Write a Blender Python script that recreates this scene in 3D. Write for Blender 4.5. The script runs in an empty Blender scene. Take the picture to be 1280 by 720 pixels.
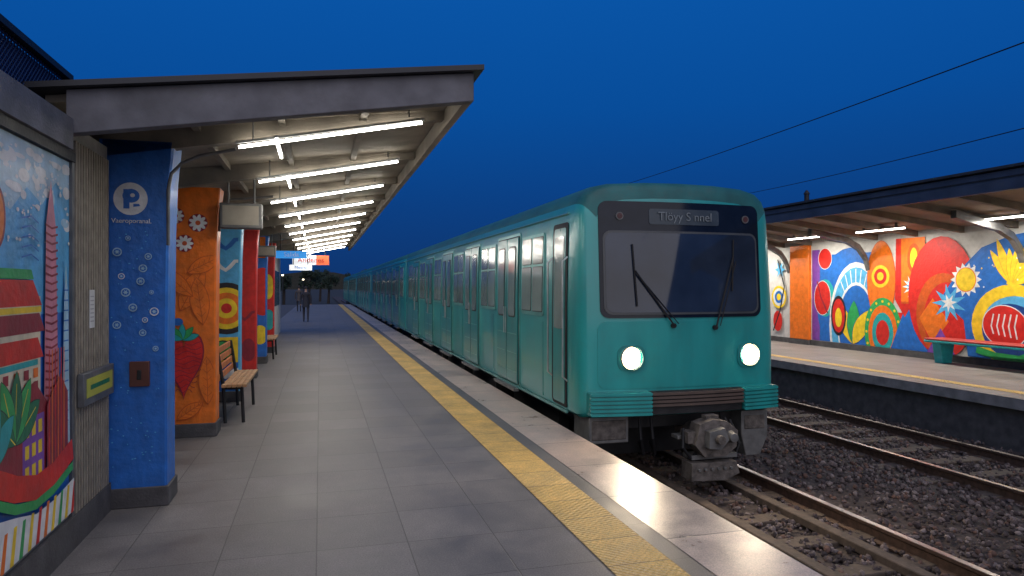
import bpy, math, random
from mathutils import Vector, Matrix
random.seed(7)
S = bpy.context.scene
col = S.collection
S.view_settings.view_transform = 'Standard'
S.view_settings.look = 'None'
S.view_settings.exposure = 0

# ------------------------------------------------------------------ materials
MATS = {}
def mat(name, c, rough=0.6, metal=0.0, var=0.15, nscale=6.0, bump=0.0, bscale=40.0, coat=0.0, rvar=0.1, spec=0.5, stretch=None, dirt=0.0):
    if name in MATS: return MATS[name]
    m = bpy.data.materials.new(name); m.use_nodes = True
    nt = m.node_tree; N = nt.nodes; L = nt.links
    b = N['Principled BSDF']
    tc = N.new('ShaderNodeTexCoord'); vec = tc.outputs['Object']
    if stretch:
        mp = N.new('ShaderNodeMapping'); mp.inputs['Scale'].default_value = stretch
        L.new(vec, mp.inputs['Vector']); vec2 = mp.outputs['Vector']
    else: vec2 = vec
    n1 = N.new('ShaderNodeTexNoise'); n1.inputs['Scale'].default_value = nscale; n1.inputs['Detail'].default_value = 6
    L.new(vec2, n1.inputs['Vector'])
    mix = N.new('ShaderNodeMix'); mix.data_type = 'RGBA'
    mr = N.new('ShaderNodeMapRange'); mr.inputs[1].default_value = .3; mr.inputs[2].default_value = .7
    L.new(n1.outputs['Fac'], mr.inputs[0]); L.new(mr.outputs[0], mix.inputs[0])
    mix.inputs[6].default_value = (c[0]*(1-var), c[1]*(1-var), c[2]*(1-var), 1)
    mix.inputs[7].default_value = (min(1, c[0]*(1+var)), min(1, c[1]*(1+var)), min(1, c[2]*(1+var)), 1)
    out = mix.outputs[2]
    if dirt > 0:
        n3 = N.new('ShaderNodeTexNoise'); n3.inputs['Scale'].default_value = 3.1; n3.inputs['Detail'].default_value = 10; n3.inputs['Roughness'].default_value = .75
        L.new(vec, n3.inputs['Vector'])
        m3 = N.new('ShaderNodeMapRange'); m3.inputs[1].default_value = .5; m3.inputs[2].default_value = .75; m3.inputs[4].default_value = dirt
        L.new(n3.outputs['Fac'], m3.inputs[0])
        mx = N.new('ShaderNodeMix'); mx.data_type = 'RGBA'; mx.inputs[7].default_value = (.09, .085, .075, 1)
        L.new(m3.outputs[0], mx.inputs[0]); L.new(out, mx.inputs[6]); out = mx.outputs[2]
    L.new(out, b.inputs['Base Color'])
    r2 = N.new('ShaderNodeMapRange'); r2.inputs[3].default_value = max(.03, rough-rvar); r2.inputs[4].default_value = min(1, rough+rvar)
    L.new(n1.outputs['Fac'], r2.inputs[0]); L.new(r2.outputs[0], b.inputs['Roughness'])
    b.inputs['Metallic'].default_value = metal
    b.inputs['Specular IOR Level'].default_value = spec
    b.inputs['Coat Weight'].default_value = coat
    b.inputs['Coat Roughness'].default_value = .12
    if bump > 0:
        n2 = N.new('ShaderNodeTexNoise'); n2.inputs['Scale'].default_value = bscale; n2.inputs['Detail'].default_value = 4
        L.new(vec, n2.inputs['Vector'])
        bp = N.new('ShaderNodeBump'); bp.inputs['Strength'].default_value = bump; bp.inputs['Distance'].default_value = .01
        L.new(n2.outputs['Fac'], bp.inputs['Height']); L.new(bp.outputs['Normal'], b.inputs['Normal'])
    MATS[name] = m
    return m
def emat(name, c, s):
    if name in MATS: return MATS[name]
    m = bpy.data.materials.new(name); m.use_nodes = True
    b = m.node_tree.nodes['Principled BSDF']
    b.inputs['Base Color'].default_value = (*c, 1)
    b.inputs['Emission Color'].default_value = (*c, 1)
    b.inputs['Emission Strength'].default_value = s
    MATS[name] = m
    return m
def tilemat(name, c1, c2, mortar, w, h, msize, rough, bump=.3, dots=0.0, spec=.4):
    m = bpy.data.materials.new(name); m.use_nodes = True
    nt = m.node_tree; N = nt.nodes; L = nt.links
    b = N['Principled BSDF']; b.inputs['Specular IOR Level'].default_value = spec
    tc = N.new('ShaderNodeTexCoord')
    br = N.new('ShaderNodeTexBrick'); br.offset = 0; br.squash = 1
    br.inputs['Scale'].default_value = 1
    br.inputs['Brick Width'].default_value = w; br.inputs['Row Height'].default_value = h
    br.inputs['Mortar Size'].default_value = msize; br.inputs['Mortar Smooth'].default_value = .3
    br.inputs['Color1'].default_value = (*c1, 1); br.inputs['Color2'].default_value = (*c2, 1); br.inputs['Mortar'].default_value = (*mortar, 1)
    L.new(tc.outputs['Object'], br.inputs['Vector'])
    n1 = N.new('ShaderNodeTexNoise'); n1.inputs['Scale'].default_value = 1.6; n1.inputs['Detail'].default_value = 10; n1.inputs['Roughness'].default_value = .75
    n2 = N.new('ShaderNodeTexNoise'); n2.inputs['Scale'].default_value = 110; n2.inputs['Detail'].default_value = 3
    L.new(tc.outputs['Object'], n1.inputs['Vector']); L.new(tc.outputs['Object'], n2.inputs['Vector'])
    mr = N.new('ShaderNodeMapRange'); mr.inputs[1].default_value = .3; mr.inputs[2].default_value = .7; mr.inputs[3].default_value = .6; mr.inputs[4].default_value = 1.35
    L.new(n1.outputs['Fac'], mr.inputs[0])
    mr2 = N.new('ShaderNodeMapRange'); mr2.inputs[1].default_value = .3; mr2.inputs[2].default_value = .7; mr2.inputs[3].default_value = .72; mr2.inputs[4].default_value = 1.28
    L.new(n2.outputs['Fac'], mr2.inputs[0])
    mu = N.new('ShaderNodeMath'); mu.operation = 'MULTIPLY'; L.new(mr.outputs[0], mu.inputs[0]); L.new(mr2.outputs[0], mu.inputs[1])
    vm = N.new('ShaderNodeVectorMath'); vm.operation = 'SCALE'
    L.new(br.outputs['Color'], vm.inputs[0]); L.new(mu.outputs[0], vm.inputs['Scale'])
    L.new(vm.outputs[0], b.inputs['Base Color'])
    rr = N.new('ShaderNodeMapRange'); rr.inputs[1].default_value = .3; rr.inputs[2].default_value = .7; rr.inputs[3].default_value = rough-.14; rr.inputs[4].default_value = rough+.16
    L.new(n1.outputs['Fac'], rr.inputs[0]); L.new(rr.outputs[0], b.inputs['Roughness'])
    hsum = N.new('ShaderNodeMath'); hsum.operation = 'MULTIPLY_ADD'
    L.new(n2.outputs['Fac'], hsum.inputs[0]); hsum.inputs[1].default_value = .35
    inv = N.new('ShaderNodeMath'); inv.operation = 'SUBTRACT'; inv.inputs[0].default_value = 1
    L.new(br.outputs['Fac'], inv.inputs[1]); L.new(inv.outputs[0], hsum.inputs[2])
    last = hsum
    if dots > 0:
        sx = N.new('ShaderNodeSeparateXYZ'); L.new(tc.outputs['Object'], sx.inputs[0])
        outs = []
        for o in (0, 1):
            k = N.new('ShaderNodeMath'); k.operation = 'MULTIPLY'; k.inputs[1].default_value = 2*math.pi/dots
            L.new(sx.outputs[o], k.inputs[0])
            s_ = N.new('ShaderNodeMath'); s_.operation = 'SINE'; L.new(k.outputs[0], s_.inputs[0]); outs.append(s_)
        p = N.new('ShaderNodeMath'); p.operation = 'MULTIPLY'; L.new(outs[0].outputs[0], p.inputs[0]); L.new(outs[1].outputs[0], p.inputs[1])
        a = N.new('ShaderNodeMath'); a.operation = 'MULTIPLY_ADD'; a.inputs[1].default_value = 1.2
        L.new(p.outputs[0], a.inputs[0]); L.new(hsum.outputs[0], a.inputs[2]); last = a
    bp = N.new('ShaderNodeBump'); bp.inputs['Strength'].default_value = bump; bp.inputs['Distance'].default_value = .006
    L.new(last.outputs[0], bp.inputs['Height']); L.new(bp.outputs['Normal'], b.inputs['Normal'])
    return m

P = {  # mural paints
 'blue': (.015,.14,.50), 'deep': (.008,.05,.24), 'sky': (.09,.40,.68), 'pale': (.36,.56,.68), 'white': (.74,.74,.72), 'red': (.62,.02,.012),
 'orange': (.80,.17,.01), 'dorange': (.55,.085,.008), 'yellow': (.85,.58,.02), 'green': (.03,.36,.09), 'dgreen': (.01,.16,.07), 'purple': (.20,.06,.36),
 'pink': (.62,.22,.28), 'teal': (.02,.36,.36), 'black': (.015,.015,.02), 'cream': (.7,.6,.42), 'maroon': (.28,.015,.03)}
def paint(k): return mat('paint_'+k, P[k], rough=.5, var=.18, nscale=9, bump=.5, bscale=22, coat=.06, dirt=.14)

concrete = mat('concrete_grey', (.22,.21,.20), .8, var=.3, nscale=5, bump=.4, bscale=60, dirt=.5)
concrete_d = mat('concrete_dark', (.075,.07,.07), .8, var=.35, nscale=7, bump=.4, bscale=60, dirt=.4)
beamgrey = mat('beam_grey_paint', (.145,.142,.155), .65, var=.3, nscale=4, bump=.2, dirt=.5, spec=.3)
soffit = mat('soffit_brown', (.26,.225,.175), .8, var=.3, nscale=3, bump=.2, dirt=.3)
ribm = mat('rib_brown', (.19,.165,.13), .75, var=.3, nscale=4, bump=.2, dirt=.3)
darkroof = mat('roof_sheet_dark', (.03,.03,.035), .6, var=.3)
wallwhite = mat('wall_white', (.6,.58,.55), .8, var=.12, bump=.2, dirt=.3)
beige = mat('ribbed_beige', (.26,.225,.17), .75, var=.25, nscale=12, bump=.3)
fenceblue = mat('fence_blue', (.01,.09,.32), .5, var=.3)
fencewire = mat('fence_wire', (.01,.03,.09), .5)
dark = mat('dark_steel', (.02,.02,.022), .55, metal=.3, var=.4, bump=.3)
dirty = mat('dirty_iron', (.12,.105,.095), .65, metal=.3, var=.5, nscale=14, bump=.6, bscale=50)
greysteel = mat('grey_steel', (.15,.15,.148), .5, metal=.4, var=.3, nscale=8, bump=.2)
silver = mat('silver', (.5,.52,.52), .35, metal=.8, var=.2)
teal = mat('train_teal', (.016,.28,.275), .34, metal=.1, var=.16, nscale=2.2, coat=.4, bump=.05, bscale=5, stretch=(1.5,1.5,.35), dirt=.18)
teal_d = mat('train_teal_door', (.014,.225,.22), .32, metal=.1, var=.18, nscale=3, coat=.4, bump=.05, bscale=6, stretch=(1.5,1.5,.35), dirt=.16)
teal_r = mat('train_roof', (.012,.12,.12), .55, var=.3, nscale=3, dirt=.4)
tealtrim = mat('train_trim', (.13,.36,.34), .35, metal=.5, var=.2)
rubber = mat('rubber', (.012,.012,.014), .6, spec=.3)
blackgloss = mat('black_gloss', (.008,.012,.022), .1, var=.2, coat=0, rvar=.04, spec=.25)
glass = mat('windscreen_glass', (.018,.028,.05), .04, var=.5, nscale=1.2, coat=0, rvar=.02, spec=.55)
wglass = mat('side_glass', (.17,.235,.22), .12, var=.45, nscale=.9, coat=.4, rvar=.06)
wood = mat('bench_wood', (.40,.23,.11), .6, var=.3, nscale=14, bump=.2)
rust = mat('rail_side_rust', (.085,.05,.035), .7, metal=.3, var=.4, nscale=20, bump=.3)
railtop = mat('rail_top', (.34,.29,.26), .35, metal=.9, var=.2)
sleeperm = mat('sleeper_wood', (.075,.055,.042), .85, var=.4, nscale=12, bump=.6)
stone = mat('ballast_stone', (.105,.08,.078), .9, var=.5, nscale=9, bump=.4)
bed = mat('track_bed', (.05,.037,.033), .95, var=.5, nscale=18, bump=1, bscale=30)
earth = mat('earth', (.03,.03,.025), .95, var=.3, nscale=.5)
tube_m = emat('tube_light', (1,.95,.86), 20)
tubefar_m = emat('tube_light_far', (1,.94,.84), 12)
lampglow = emat('headlight_glow', (1,.86,.62), 42)
lampring = emat('headlight_glow_ring', (1,.74,.45), 3.5)  # ring emits by itself, standing in for the soft glow around the lens

# ------------------------------------------------------------------ mesh builder
class MB:
    def __init__(s): s.v=[]; s.f=[]; s.m=[]; s.mats=[]
    def mi(s, m):
        if m not in s.mats: s.mats.append(m)
        return s.mats.index(m)
    def add(s, vs, fs, m):
        o=len(s.v); s.v += [tuple(v) for v in vs]; i=s.mi(m)
        for f in fs: s.f.append(tuple(a+o for a in f)); s.m.append(i)
    def box(s, x0,x1,y0,y1,z0,z1,m, tx=0):
        vs=[(x0,y0,z0),(x1,y0,z0),(x1,y1,z0),(x0,y1,z0),(x0,y0,z1),(x1,y0,z1),(x1,y1,z1),(x0,y1,z1)]
        s.add(vs,[(3,2,1,0),(4,5,6,7),(0,1,5,4),(1,2,6,5),(2,3,7,6),(3,0,4,7)],m)
    def hull(s, a, b, m):
        n=len(a); s.add(list(a)+list(b), [tuple(range(n))[::-1], tuple(range(n,2*n))]+[(i,(i+1)%n,n+(i+1)%n,n+i) for i in range(n)], m)
    def prism(s, prof, axis, a0, a1, m):
        def mk(p,a):
            return (a,p[0],p[1]) if axis=='x' else (p[0],a,p[1]) if axis=='y' else (p[0],p[1],a)
        s.hull([mk(p,a0) for p in prof],[mk(p,a1) for p in prof],m)
    def tube(s, pts, r, m, n=8, caps=True):
        pts=[Vector(p) for p in pts]; rs = r if isinstance(r,(list,tuple)) else [r]*len(pts)
        rings=[]; up=None
        for i,p in enumerate(pts):
            d=(pts[min(i+1,len(pts)-1)]-pts[max(i-1,0)]).normalized()
            if up is None: up = Vector((0,0,1)) if abs(d.z)<.9 else Vector((1,0,0))
            a=d.cross(up).normalized(); b=a.cross(d).normalized(); up=b
            rings.append([p+(a*math.cos(t)+b*math.sin(t))*rs[i] for t in [2*math.pi*k/n for k in range(n)]])
        vs=[v for r_ in rings for v in r_]; fs=[]
        for i in range(len(rings)-1):
            for k in range(n): fs.append((i*n+k,i*n+(k+1)%n,(i+1)*n+(k+1)%n,(i+1)*n+k))
        if caps: fs.append(tuple(range(n))[::-1]); fs.append(tuple((len(rings)-1)*n+k for k in range(n)))
        s.add(vs,fs,m)
    def obj(s, name, parent=None, loc=(0,0,0), smooth=30, bevel=0):
        root = ORIG.get(parent.name) if parent else loc
        me=bpy.data.meshes.new(name)
        me.from_pydata([(v[0]-root[0],v[1]-root[1],v[2]-root[2]) for v in s.v],[],s.f)
        for m in s.mats: me.materials.append(m)
        me.polygons.foreach_set('material_index', s.m)
        if smooth:
            me.polygons.foreach_set('use_smooth',[True]*len(me.polygons))
            me.set_sharp_from_angle(angle=math.radians(smooth))
        me.update()
        o=bpy.data.objects.new(name,me); col.objects.link(o)
        if parent: o.parent=parent
        else: o.location=loc
        ORIG[o.name]=root
        if bevel:
            b=o.modifiers.new('bevel','BEVEL'); b.width=bevel; b.segments=2; b.limit_method='ANGLE'; b.angle_limit=math.radians(40)
        return o
ORIG={}
def tag(o, label, category, group=None):
    o['label']=label; o['category']=category
    if group: o['group']=group
    return o
def struct(o): o['kind']='structure'; return o
def thing(name, loc, label, category, group=None):
    o=bpy.data.objects.new(name,None); o.empty_display_size=.2; o.location=loc; col.objects.link(o); ORIG[o.name]=tuple(loc)
    return tag(o,label,category,group)
def copy_tree(o, loc=None, parent=None, label=None):
    c=o.copy(); col.objects.link(c)
    if parent: c.parent=parent
    if loc is not None: c.location=loc
    if label: c['label']=label
    for ch in list(o.children): copy_tree(ch, parent=c)
    return c
def text_mesh(txt, size, m, parent, name, loc, rot, extrude=.002, align='CENTER'):
    cu=bpy.data.curves.new('txt','FONT'); cu.body=txt; cu.size=size; cu.extrude=extrude; cu.align_x=align; cu.align_y='CENTER'
    to=bpy.data.objects.new('txt_tmp',cu); col.objects.link(to)
    dg=bpy.context.evaluated_depsgraph_get(); dg.update()
    me=bpy.data.meshes.new_from_object(to.evaluated_get(dg)); bpy.data.objects.remove(to)
    M=Matrix.Translation(Vector(loc)-Vector(ORIG[parent.name]))@Matrix(rot).to_4x4()
    me.transform(M); me.materials.clear(); me.materials.append(m)
    o=bpy.data.objects.new(name,me); col.objects.link(o); o.parent=parent; ORIG[o.name]=ORIG[parent.name]
    return o
FACE_CAM=((1,0,0),(0,0,-1),(0,1,0))

def clip_poly(pts,x0,x1,z0,z1):
    def cl(p,ax,lim,keep):
        out=[]
        for i in range(len(p)):
            A=p[i];B=p[(i+1)%len(p)]
            ia=keep(A[ax]);ib=keep(B[ax])
            if ia: out.append(A)
            if ia!=ib:
                t=(lim-A[ax])/(B[ax]-A[ax]); out.append((A[0]+(B[0]-A[0])*t,A[1]+(B[1]-A[1])*t))
        return out
    p=list(pts)
    for ax,lim,sg in ((0,x0,1),(0,x1,-1),(1,z0,1),(1,z1,-1)):
        if not p: break
        p=cl(p,ax,lim,(lambda v,l=lim,g=sg:(v-l)*g>=0))
    return p
class Mural:
    def __init__(s, o, u, n, step=.0006):
        s.o=Vector(o); s.u=Vector(u); s.n=Vector(n); s.k=1; s.step=step; s.mb=MB(); s.clip=None
    def P(s,a,b): return s.o+s.u*a+Vector((0,0,b))+s.n*(s.k*s.step+.002)
    def poly(s, pts, c, same=False):
        s.k += .12 if same else .8
        if s.clip:
            pts=clip_poly(pts,*s.clip)
            if len(pts)<3: return
        s.mb.add([s.P(a,b) for a,b in pts],[tuple(range(len(pts)))],paint(c))
    def rect(s,a0,a1,b0,b1,c,same=False): s.poly([(a0,b0),(a1,b0),(a1,b1),(a0,b1)],c,same)
    def ell(s,a,b,ra,rb,c,rot=0,out=None,same=False,n=28,ow=.018):
        def pts(ra,rb): return [(a+ra*math.cos(t)*math.cos(rot)-rb*math.sin(t)*math.sin(rot), b+ra*math.cos(t)*math.sin(rot)+rb*math.sin(t)*math.cos(rot)) for t in [2*math.pi*i/n for i in range(n)]]
        if out: s.poly(pts(ra+ow,rb+ow),out,same); same=False
        s.poly(pts(ra,rb),c,same)
    def rings(s,a,b,rs,cs):
        for r,c in zip(rs,cs): s.ell(a,b,r,r,c)
    def petal(s,a,b,l,w,ang,c,out=None,same=False,ow=.018):
        s.ell(a+math.cos(ang)*l/2,b+math.sin(ang)*l/2,l/2,w/2,c,rot=ang,out=out,same=same,n=18,ow=ow)
    def leaf(s,a,b,l,w,ang,c,out=None,ow=.015):
        def pts(l,w,o):
            r=[]
            for i in range(13):
                t=i/12; r.append((-o+t*(l+2*o), w/2*math.sin(math.pi*t)**.8 if 0<t<1 else 0))
            r+=[(x,-y) for x,y in r[-2:0:-1]]
            return [(a+x*math.cos(ang)-y*math.sin(ang), b+x*math.sin(ang)+y*math.cos(ang)) for x,y in r]
        if out: s.poly(pts(l,w+2*ow,ow),out)
        s.poly(pts(l,w,0),c)
    def heart(s,a,b,w,h,c):
        s.poly([(a+w*math.sin(t)**3, b+h*(13*math.cos(t)-5*math.cos(2*t)-2*math.cos(3*t)-math.cos(4*t))/17) for t in [2*math.pi*i/40 for i in range(40)]],c)
    def flower(s,a,b,r,c,cc,n=8,w=.5):
        for i in range(n): s.petal(a,b,r,r*w,2*math.pi*i/n,c,same=True)
        s.ell(a,b,r*.28,r*.28,cc)
    def star(s,a,b,r,r2,n,c,rot=0):
        s.poly([(a+(r if i%2==0 else r2)*math.cos(rot+math.pi*i/n), b+(r if i%2==0 else r2)*math.sin(rot+math.pi*i/n)) for i in range(2*n)],c)
    def wave(s,pts,w,c,same=False):
        n=len(pts); L=[];R=[]
        for i in range(n):
            p=Vector(pts[i]); d=(Vector(pts[min(i+1,n-1)])-Vector(pts[max(0,i-1)])).normalized(); q=Vector((-d.y,d.x))*w/2
            L.append(p+q);R.append(p-q)
        s.k += .12 if same else .8
        for i in range(n-1):
            q=[tuple(L[i]),tuple(L[i+1]),tuple(R[i+1]),tuple(R[i])]
            if s.clip: q=clip_poly(q,*s.clip)
            if len(q)>=3: s.mb.add([s.P(a,b) for a,b in q],[tuple(range(len(q)))],paint(c))

# ------------------------------------------------------------------ camera + world + lights
cam=bpy.data.cameras.new('Camera'); cam.lens=24; cam.sensor_width=36; cam.clip_end=3000
co=bpy.data.objects.new('Camera',cam); col.objects.link(co); co.location=(0,0,1.6)
YAW=math.atan(240/853.33); co.rotation_euler=(math.pi/2,0,-YAW); cam.shift_y=-0.0012
S.camera=co
w=bpy.data.worlds.new('World'); S.world=w; w.use_nodes=True
N=w.node_tree.nodes; L=w.node_tree.links; bg=N['Background']
tc=N.new('ShaderNodeTexCoord'); sx=N.new('ShaderNodeSeparateXYZ'); L.new(tc.outputs['Generated'],sx.inputs[0])
rp=N.new('ShaderNodeValToRGB'); L.new(sx.outputs[2],rp.inputs[0])
e=rp.color_ramp.elements
e[0].position=0; e[0].color=(.005,.033,.145,1)
e[1].position=.12; e[1].color=(.0035,.05,.225,1)
for p_,c_ in ((.25,(.0025,.073,.32,1)),(.42,(.003,.092,.39,1)),(.6,(.02,.11,.39,1)),(1,(.13,.18,.34,1))):
    k=rp.color_ramp.elements.new(p_); k.color=c_
L.new(rp.outputs[0],bg.inputs[0]); bg.inputs[1].default_value=1.0
sl=bpy.data.lights.new('dusk_sky_fill','SUN'); sl.energy=1.55; sl.angle=math.radians(80); sl.color=(1,.92,.84)  # wide soft fill added from behind the camera, standing in for neutral dusk skylight
so=bpy.data.objects.new('dusk_sky_fill',sl); col.objects.link(so)
so.rotation_euler=Vector((.12,.82,-.50)).to_track_quat('-Z','Y').to_euler()

def area(parent, loc, sx_, sy_, power, color=(1,.94,.85), rotz=0, tilt=0):
    l=bpy.data.lights.new('tube_lamp','AREA'); l.shape='RECTANGLE'; l.size=sx_; l.size_y=sy_; l.energy=power; l.color=color
    o=bpy.data.objects.new('tube_lamp',l); col.objects.link(o); o.parent=parent
    r=ORIG[parent.name]; o.location=(loc[0]-r[0],loc[1]-r[1],loc[2]-r[2]); o.rotation_euler=(0,tilt,rotz)
    return o

# ------------------------------------------------------------------ ground & platforms
b=MB(); b.add([(-900,-300,-.9),(900,-300,-.9),(900,1500,-.9),(-900,1500,-.9)],[(0,1,2,3)],earth); struct(b.obj('ground'))
b=MB(); nx,ny=46,90
vs=[];fs=[]
for j in range(ny+1):
    for i in range(nx+1):
        x=2.7+6.9*i/nx; y=-2+40*j/ny
        z=-.77+random.uniform(-.02,.02)+(.07*math.exp(-((x-6.2)/.7)**2))
        vs.append((x,y,z))
for j in range(ny):
    for i in range(nx):
        a=j*(nx+1)+i; fs.append((a,a+1,a+nx+2,a+nx+1))
b.add(vs,fs,bed); b.add([(2.7,38,-.77),(9.6,38,-.77),(9.6,170,-.77),(2.7,170,-.77)],[(0,1,2,3)],bed)
struct(b.obj('track_bed'))
tile=tilemat('platform_tile',(.150,.138,.130),(.178,.163,.155),(.085,.078,.073),.55,.6,.004,.56,bump=.4,spec=.4)
tact=tilemat('tactile_yellow',(.64,.41,.12),(.70,.46,.15),(.34,.22,.08),.4,.4,.006,.6,bump=.9,dots=.05)
edge=tilemat('edge_stone',(.52,.40,.33),(.36,.28,.24),(.12,.10,.09),.57,.9,.007,.34,bump=.4,spec=.5)
darkstrip=tilemat('dark_strip',(.12,.112,.108),(.135,.125,.12),(.07,.065,.06),.4,.6,.004,.5,bump=.3)
b=MB(); b.box(-1.9,2.62,-3,64,-.9,-.004,concrete_d); b.box(2.56,2.68,-3,64,-.12,-.002,concrete)
b.box(-40,-1.9,-3,64,-.9,-.01,concrete_d)
struct(b.obj('platform'))
def sheet(name,x0,x1,y0,y1,z,m,orig):
    b=MB(); b.add([(x0,y0,z),(x1,y0,z),(x1,y1,z),(x0,y1,z)],[(0,1,2,3)],m); return struct(b.obj(name,loc=orig))
sheet('platform_paving',-1.9,1.575,-3,64,.000,tile,(-.02,.1,0))
sheet('tactile_paving',1.575,1.975,-3,64,.004,tact,(1.575,0,0))
sheet('platform_strip',1.975,2.11,-3,64,.000,darkstrip,(1.975,0,0))
sheet('platform_edge_paving',2.11,2.68,-3,64,.002,edge,(2.11,0.3,0))
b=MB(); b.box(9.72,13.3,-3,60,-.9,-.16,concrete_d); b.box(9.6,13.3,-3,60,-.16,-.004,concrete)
struct(b.obj('opposite_platform'))
sheet('opposite_platform_paving',9.6,13.0,-3,60,0,tilemat('far_tile',(.19,.17,.155),(.23,.205,.19),(.10,.09,.08),.6,.6,.008,.55),(9.6,0,0))
sheet('opposite_tactile_paving',10.05,10.30,-3,60,.004,tact,(10.05,0,0))

# ------------------------------------------------------------------ tracks
def track(xl,xr,y0,y1,lab):
    t=thing('railway_track',((xl+xr)/2,y0,-.77),lab,'railway track')
    for x in (xl,xr):
        b=MB()
        b.prism([(x-.07,-.77),(x+.07,-.77),(x+.07,-.755),(x+.012,-.74),(x+.012,-.665),(x+.035,-.65),(x+.035,-.626),(x-.035,-.626),(x-.035,-.65),(x-.012,-.665),(x-.012,-.74),(x-.07,-.755)],'y',y0,y1,rust)
        b.box(x-.031,x+.031,y0,y1,-.6262,-.62,railtop)
        b.obj('rail',t,smooth=None)
    first=None
    for i in range(30):
        y=y0+2+i*.65
        if first is None:
            b=MB(); b.box(xl-.45,xr+.45,y,y+.22,-.83,-.735,sleeperm); first=b.obj('sleeper',t,bevel=.01); fy=y
        else:
            c=first.copy(); col.objects.link(c); c.parent=t; c.location=(0,y-fy,0)
track(3.5,5.0,-2,120,'steel railway track on ballast beneath the train')
track(7.35,8.8,-2,120,'empty steel railway track beside the opposite platform')
for x in (4.62,3.9):
    b=MB(); b.box(x-.06,x+.06,-2,14,-.75,-.67,sleeperm)
    tag(b.obj('guard_timber',loc=(x,0,-.7),bevel=.01),'worn brown guard timber lying between the rails','timber','guard timbers between the rails')
ph=(1+5**.5)/2
ico=[(-1,ph,0),(1,ph,0),(-1,-ph,0),(1,-ph,0),(0,-1,ph),(0,1,ph),(0,-1,-ph),(0,1,-ph),(ph,0,-1),(ph,0,1),(-ph,0,-1),(-ph,0,1)]
icf=[(0,11,5),(0,5,1),(0,1,7),(0,7,10),(0,10,11),(1,5,9),(5,11,4),(11,10,2),(10,7,6),(7,1,8),(3,9,4),(3,4,2),(3,2,6),(3,6,8),(3,8,9),(4,9,5),(2,4,11),(6,2,10),(8,6,7),(9,8,1)]
V=[];F=[];MI=[]
for i in range(24000):
    x=random.uniform(2.75,9.55); y=3+20*random.random()**1.5
    if min(abs(x-q) for q in (3.5,5,7.35,8.8))<.08: continue
    s_=random.uniform(.007,.019); z=-.757+random.uniform(0,.025)+(.07*math.exp(-((x-6.2)/.7)**2))
    a=random.random()*6.28; ca,sa=math.cos(a),math.sin(a); sc=[random.uniform(.6,1.2) for _ in range(3)]
    o_=len(V)
    for p in ico:
        q=[p[k]*sc[k]*s_*random.uniform(.8,1.15) for k in range(3)]
        V.append((x+q[0]*ca-q[1]*sa,y+q[0]*sa+q[1]*ca,z+q[2]))
    for f in icf: F.append((f[0]+o_,f[1]+o_,f[2]+o_))
    MI += [random.choice((0,0,1,1,1,2,3))]*20
me=bpy.data.meshes.new('ballast'); me.from_pydata(V,[],F)
for q in (stone,mat('ballast_stone_dark',(.05,.037,.037),.9,var=.5),mat('ballast_stone_light',(.16,.13,.125),.9,var=.4),mat('ballast_stone_rust',(.11,.062,.048),.9,var=.4)): me.materials.append(q)
me.polygons.foreach_set('material_index',MI)
o=bpy.data.objects.new('ballast',me); col.objects.link(o); o['kind']='stuff'; tag(o,'brownish grey crushed stone ballast around the rails','ballast')

# ------------------------------------------------------------------ LEFT WALL with mural
lw=thing('station_wall',(-1.6,3,0),'station wall with a painted town mural and grey top beam','wall')
b=MB(); b.box(-1.8,-1.47,-2,5.5,0,2.6,concrete); b.obj('wall_panel',lw)
b=MB(); b.box(-1.47,-1.44,-2,5.48,.0,.2,concrete_d); b.obj('skirting',lw)
b=MB(); b.box(-1.47,-1.42,-2,4.64,2.42,2.603,concrete); b.box(-1.47,-1.44,-2,4.75,2.36,2.417,dark); b.box(-1.468,-1.45,4.72,4.76,.2,2.36,greysteel); b.obj('top_beam',lw)
b=MB()
y=4.77
while y<5.44:
    b.box(-1.472,-1.445,y,y+.032,.2,2.5,beige); y+=.05
b.obj('ribbed_cladding',lw,bevel=.004)
m=Mural((-1.47,0,0),(0,1,0),(1,0,0),step=.0004); m.clip=(2.2,4.72,.24,2.355)
m.rect(2.2,4.72,.24,2.36,'blue'); m.rect(2.2,4.72,1.45,2.36,'sky')
m.poly([(2.2,2.36),(4.72,2.36),(4.72,2.15),(4.5,2.2),(4.3,2.05),(4.1,2.12),(3.9,1.98),(3.6,2.05),(2.2,2.0)],'pale')
for i in range(40): m.ell(3.5+1.25*random.random(),2.31-random.random()**1.8*.35,.03+.05*random.random(),.012+.025*random.random(),'white' if i%3 else 'pale',same=i>0,n=14)
for i in range(120): m.ell(3.3+1.4*random.random(),2.32-random.random()**1.5*.5,.006+random.random()*.016,.004+.009*random.random(),'white',same=i>0,n=8)
m.ell(3.72,1.93,.09,.14,'orange',out='maroon'); m.ell(3.71,1.9,.05,.09,'purple')
m.poly([(4.3,.9),(4.52,.9),(4.47,1.95),(4.40,2.2),(4.33,1.95)],'pink')
for i in range(22): m.wave([(4.32,1.0+i*.045),(4.41,.985+i*.045),(4.5,1.0+i*.045)],.012,'maroon',same=i>0)
m.poly([(4.56,.6),(4.70,.6),(4.67,1.5),(4.63,1.75),(4.6,1.5)],'pale')
for i in range(14): m.wave([(4.59,.8+i*.06),(4.67,.8+i*.06)],.008,'blue',same=i>0)
for i in range(5): m.wave([(4.0,1.75+i*.05),(4.12,1.77+i*.05),(4.22,1.74+i*.05)],.008,'blue',same=i>0)
m.rect(3.3,4.24,.95,1.55,'cream'); m.poly([(3.3,1.64),(4.15,1.64),(4.12,1.69),(3.3,1.69)],'green')
m.poly([(3.3,1.635),(4.14,1.635),(4.26,1.50),(3.3,1.50)],'red'); m.rect(3.3,4.25,1.465,1.495,'yellow')
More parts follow.
